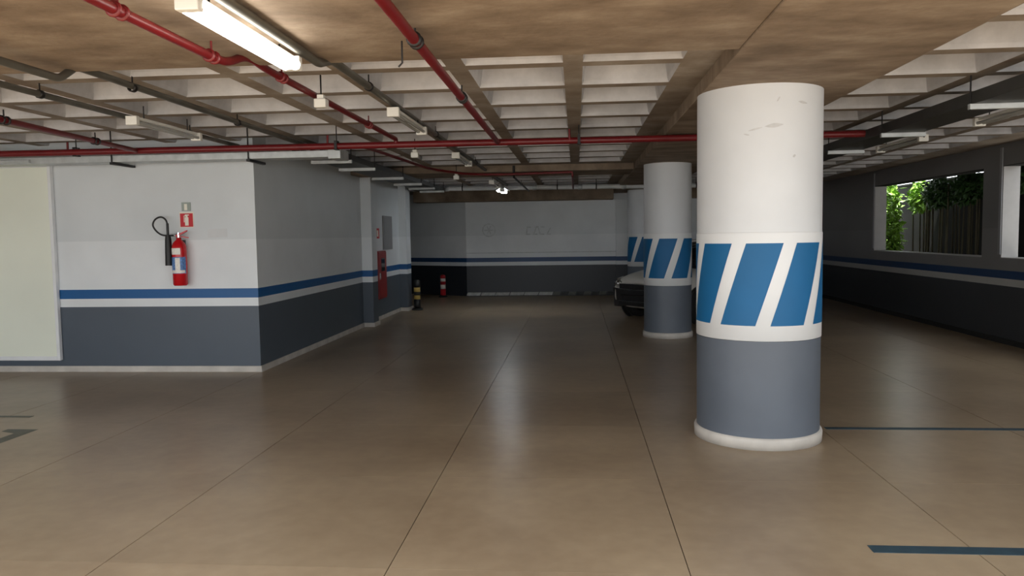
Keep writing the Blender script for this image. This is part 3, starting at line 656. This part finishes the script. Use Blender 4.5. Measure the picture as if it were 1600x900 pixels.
for s in (-1, 1):
    MB().tube([(CX+s*.79, CY+1.0, .95), (CX+s*.7, CY+1.4, 1.27), (CX+s*.61, CY+1.75, 1.43)], .03, 8).build('pillar', 'carwhite', car)
    MB().tube([(CX+s*.8, CY+2.35, .94), (CX+s*.63, CY+2.35, 1.45)], .03, 8).build('pillar', 'carblack', car)
    # headlight wraps the corner
    hl = MB().add([(CX+s*.44, CY-.0, .60), (CX+s*.70, CY+.07, .62), (CX+s*.825, CY+.34, .70), (CX+s*.815, CY+.38, .79), (CX+s*.70, CY+.13, .765), (CX+s*.47, CY+.03, .705),
                   (CX+s*.44, CY+.2, .60), (CX+s*.70, CY+.25, .62), (CX+s*.76, CY+.36, .70), (CX+s*.76, CY+.40, .79), (CX+s*.70, CY+.28, .765), (CX+s*.47, CY+.2, .705)],
                  [(0, 1, 2, 3, 4, 5), (0, 6, 7, 1), (1, 7, 8, 2), (2, 8, 9, 3), (3, 9, 10, 4), (4, 10, 11, 5), (5, 11, 6, 0)])
    h_ = hl.build('headlight', 'lamp_glass', car)
    MB().lathe([(0, 0), (.05, 0), (.055, .05), (0, .06)], (CX+s*.60, CY+.015, .675), 16, axis='Y').build('lens', 'chrome', h_)
    # dark bumper corner
    MB().add([(CX+s*.36, CY-.045, .26), (CX+s*.66, CY+.02, .25), (CX+s*.84, CY+.3, .24), (CX+s*.86, CY+.46, .24), (CX+s*.865, CY+.46, .60), (CX+s*.84, CY+.3, .62), (CX+s*.70, CY+.02, .60), (CX+s*.40, CY-.045, .585),
              (CX+s*.36, CY+.2, .26), (CX+s*.66, CY+.25, .25), (CX+s*.74, CY+.4, .24), (CX+s*.76, CY+.5, .24), (CX+s*.76, CY+.5, .60), (CX+s*.74, CY+.4, .62), (CX+s*.66, CY+.25, .60), (CX+s*.40, CY+.2, .585)],
             [(0, 1, 6, 7), (1, 2, 5, 6), (2, 3, 4, 5), (8, 15, 14, 9), (9, 14, 13, 10), (10, 13, 12, 11), (0, 8, 9, 1), (1, 9, 10, 2), (2, 10, 11, 3), (7, 6, 14, 15), (6, 5, 13, 14), (5, 4, 12, 13), (0, 7, 15, 8), (3, 11, 12, 4)]).build('bumper_corner', 'carblack', car)
    MB().box(CX+s*.865-.012, CX+s*.865+.012, CY+1.1, CY+2.8, .44, .52).build('side_moulding', 'panelgrey', car, bevel=.006)
    mi = MB().lathe([(0, -.09), (.05, -.085), (.075, -.03), (.075, .03), (.04, .08), (0, .085)], (CX+s*.96, CY+1.25, 1.0), 16, axis='X').build('wing_mirror', 'carwhite', car)
    MB().tube([(CX+s*.84, CY+1.27, .96), (CX+s*.9, CY+1.26, .98)], .02, 8).build('arm', 'carblack', mi)
    for yy in (.72, 3.2):
        wq = MB().lathe([(.19, -.1), (.29, -.1), (.305, -.08), (.305, .08), (.29, .1), (.19, .1)], (CX+s*.77, CY+yy, .305), 28, axis='X').build('wheel', 'tyre', car)
        MB().lathe([(0, s*.095), (.05, s*.1), (.07, s*.085), (.17, s*.09), (.2, s*.1), (.2, s*.02), (0, s*.02)], (CX+s*.77, CY+yy, .305), 28, axis='X').build('rim', 'chrome', wq)
        MB().lathe([(.315, -.02), (.36, -.02), (.36, .02), (.315, .02)], (CX+s*.855, CY+yy, .31), 28, axis='X').build('wheel_arch', 'carblack', car)
MB().box(CX-.46, CX+.46, CY-.035, CY+.1, .59, .68).build('upper_grille', 'carblack', car, bevel=.006)
MB().box(CX-.46, CX+.46, CY-.055, CY+.1, .47, .59).build('bumper_bar', 'carblack', car, bevel=.02)
MB().box(CX-.44, CX+.44, CY-.03, CY+.1, .37, .47).build('lower_grille', 'carblack', car, bevel=.006)
MB().box(CX-.48, CX+.48, CY-.06, CY+.1, .285, .37).build('bumper_lip', 'carblack', car, bevel=.02)

car.rotation_euler = (0, 0, math.radians(-52))      # nose turned towards the left lane

# ------------------------------------------------------------------ side yard beyond the right wall
yw = thing('boundary_wall', (7.7, 14, 0), 'dark boundary wall of the side yard seen through the window opening', 'wall')
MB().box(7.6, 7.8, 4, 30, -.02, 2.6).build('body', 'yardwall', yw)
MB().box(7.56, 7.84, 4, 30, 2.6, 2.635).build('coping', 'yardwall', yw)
ea = struct(MB().box(XR+.22, 7.95, 10.6, 16.4, 2.86, 3.1).build('ceiling_added_shade', 'yardwall'), 'unseen eave added to keep the side yard dark')  # added slab, out of view, blocks sky and sun from the yard
def leaves(q, c, rad, n, size, mi=0):
    for _ in range(n):
        while True:
            p = Vector((random.uniform(-1, 1), random.uniform(-1, 1), random.uniform(-1, 1)))
            if .25 < p.length < 1: break
        p = Vector((c[0]+p.x*rad[0], c[1]+p.y*rad[1], c[2]+p.z*rad[2]))
        d = Vector((random.uniform(-1, 1), random.uniform(-1, 1), random.uniform(-1.2, .4))).normalized()
        s = d.cross(Vector((random.uniform(-1, 1), random.uniform(-1, 1), 1))).normalized(); nn = d.cross(s)
        L = size*random.uniform(.7, 1.3); W = L*.26
        q.add([p, p+d*L*.45+s*W+nn*L*.05, p+d*L, p+d*L*.45-s*W+nn*L*.05, p+d*L*.5-nn*L*.04], [(0, 1, 4), (1, 2, 4), (2, 3, 4), (3, 0, 4)], mi)
def bush(x, y, h, rad, n, mat, size, label, name='leafy_shrub', zc=None):
    t = thing(name, (x, y, -.02), label, 'shrub', 'plants in the side yard')
    for k in range(5):
        dx, dy = random.uniform(-1, 1)*rad[0]*.5, random.uniform(-1, 1)*rad[1]*.5
        MB().tube([(x+dx*.3, y+dy*.3, -.02), (x+dx*.7, y+dy*.7, h*.5), (x+dx, y+dy, h*.85)], [.02, .016, .008], 7).build('stem', 'culm', t)
    q = MB(); leaves(q, (x, y, zc or h*.55), rad, n, size); o = q.build('foliage', mat, t); o['kind'] = 'stuff'
    return t
bush(6.68, 17.2, 2.6, (.24, .55, 1.25), 1800, 'leaf', .13, 'bright green sunlit shrub at the far end of the side yard', zc=1.6)
bush(7.1, 18.7, 2.7, (.3, .7, 1.2), 1800, 'leaf', .13, 'green shrub behind the sunlit shrub against the boundary wall', zc=1.7)
for k, (yy, zz) in enumerate(((17.05, 2.3), (16.0, 2.34), (14.9, 2.38), (13.75, 2.42), (12.6, 2.42))):
    t = thing('bamboo_clump', (7.3, yy, -.02), ('bamboo clump directly behind the sunlit shrub', 'dark bamboo clump next to the sunlit shrub', 'dark bamboo clump second from the sunlit shrub', 'dark bamboo clump third from the sunlit shrub', 'dark bamboo clump fourth from the sunlit shrub')[k], 'bamboo', 'plants in the side yard')
    for j in range(9):
        px, py = 7.3+random.uniform(-.14, .2), yy+random.uniform(-.45, .45)
        MB().tube([(px, py, -.02), (px+random.uniform(-.04, .04), py+random.uniform(-.06, .06), 2.45)], [.02, .013], 7).build('culm', 'culm', t)
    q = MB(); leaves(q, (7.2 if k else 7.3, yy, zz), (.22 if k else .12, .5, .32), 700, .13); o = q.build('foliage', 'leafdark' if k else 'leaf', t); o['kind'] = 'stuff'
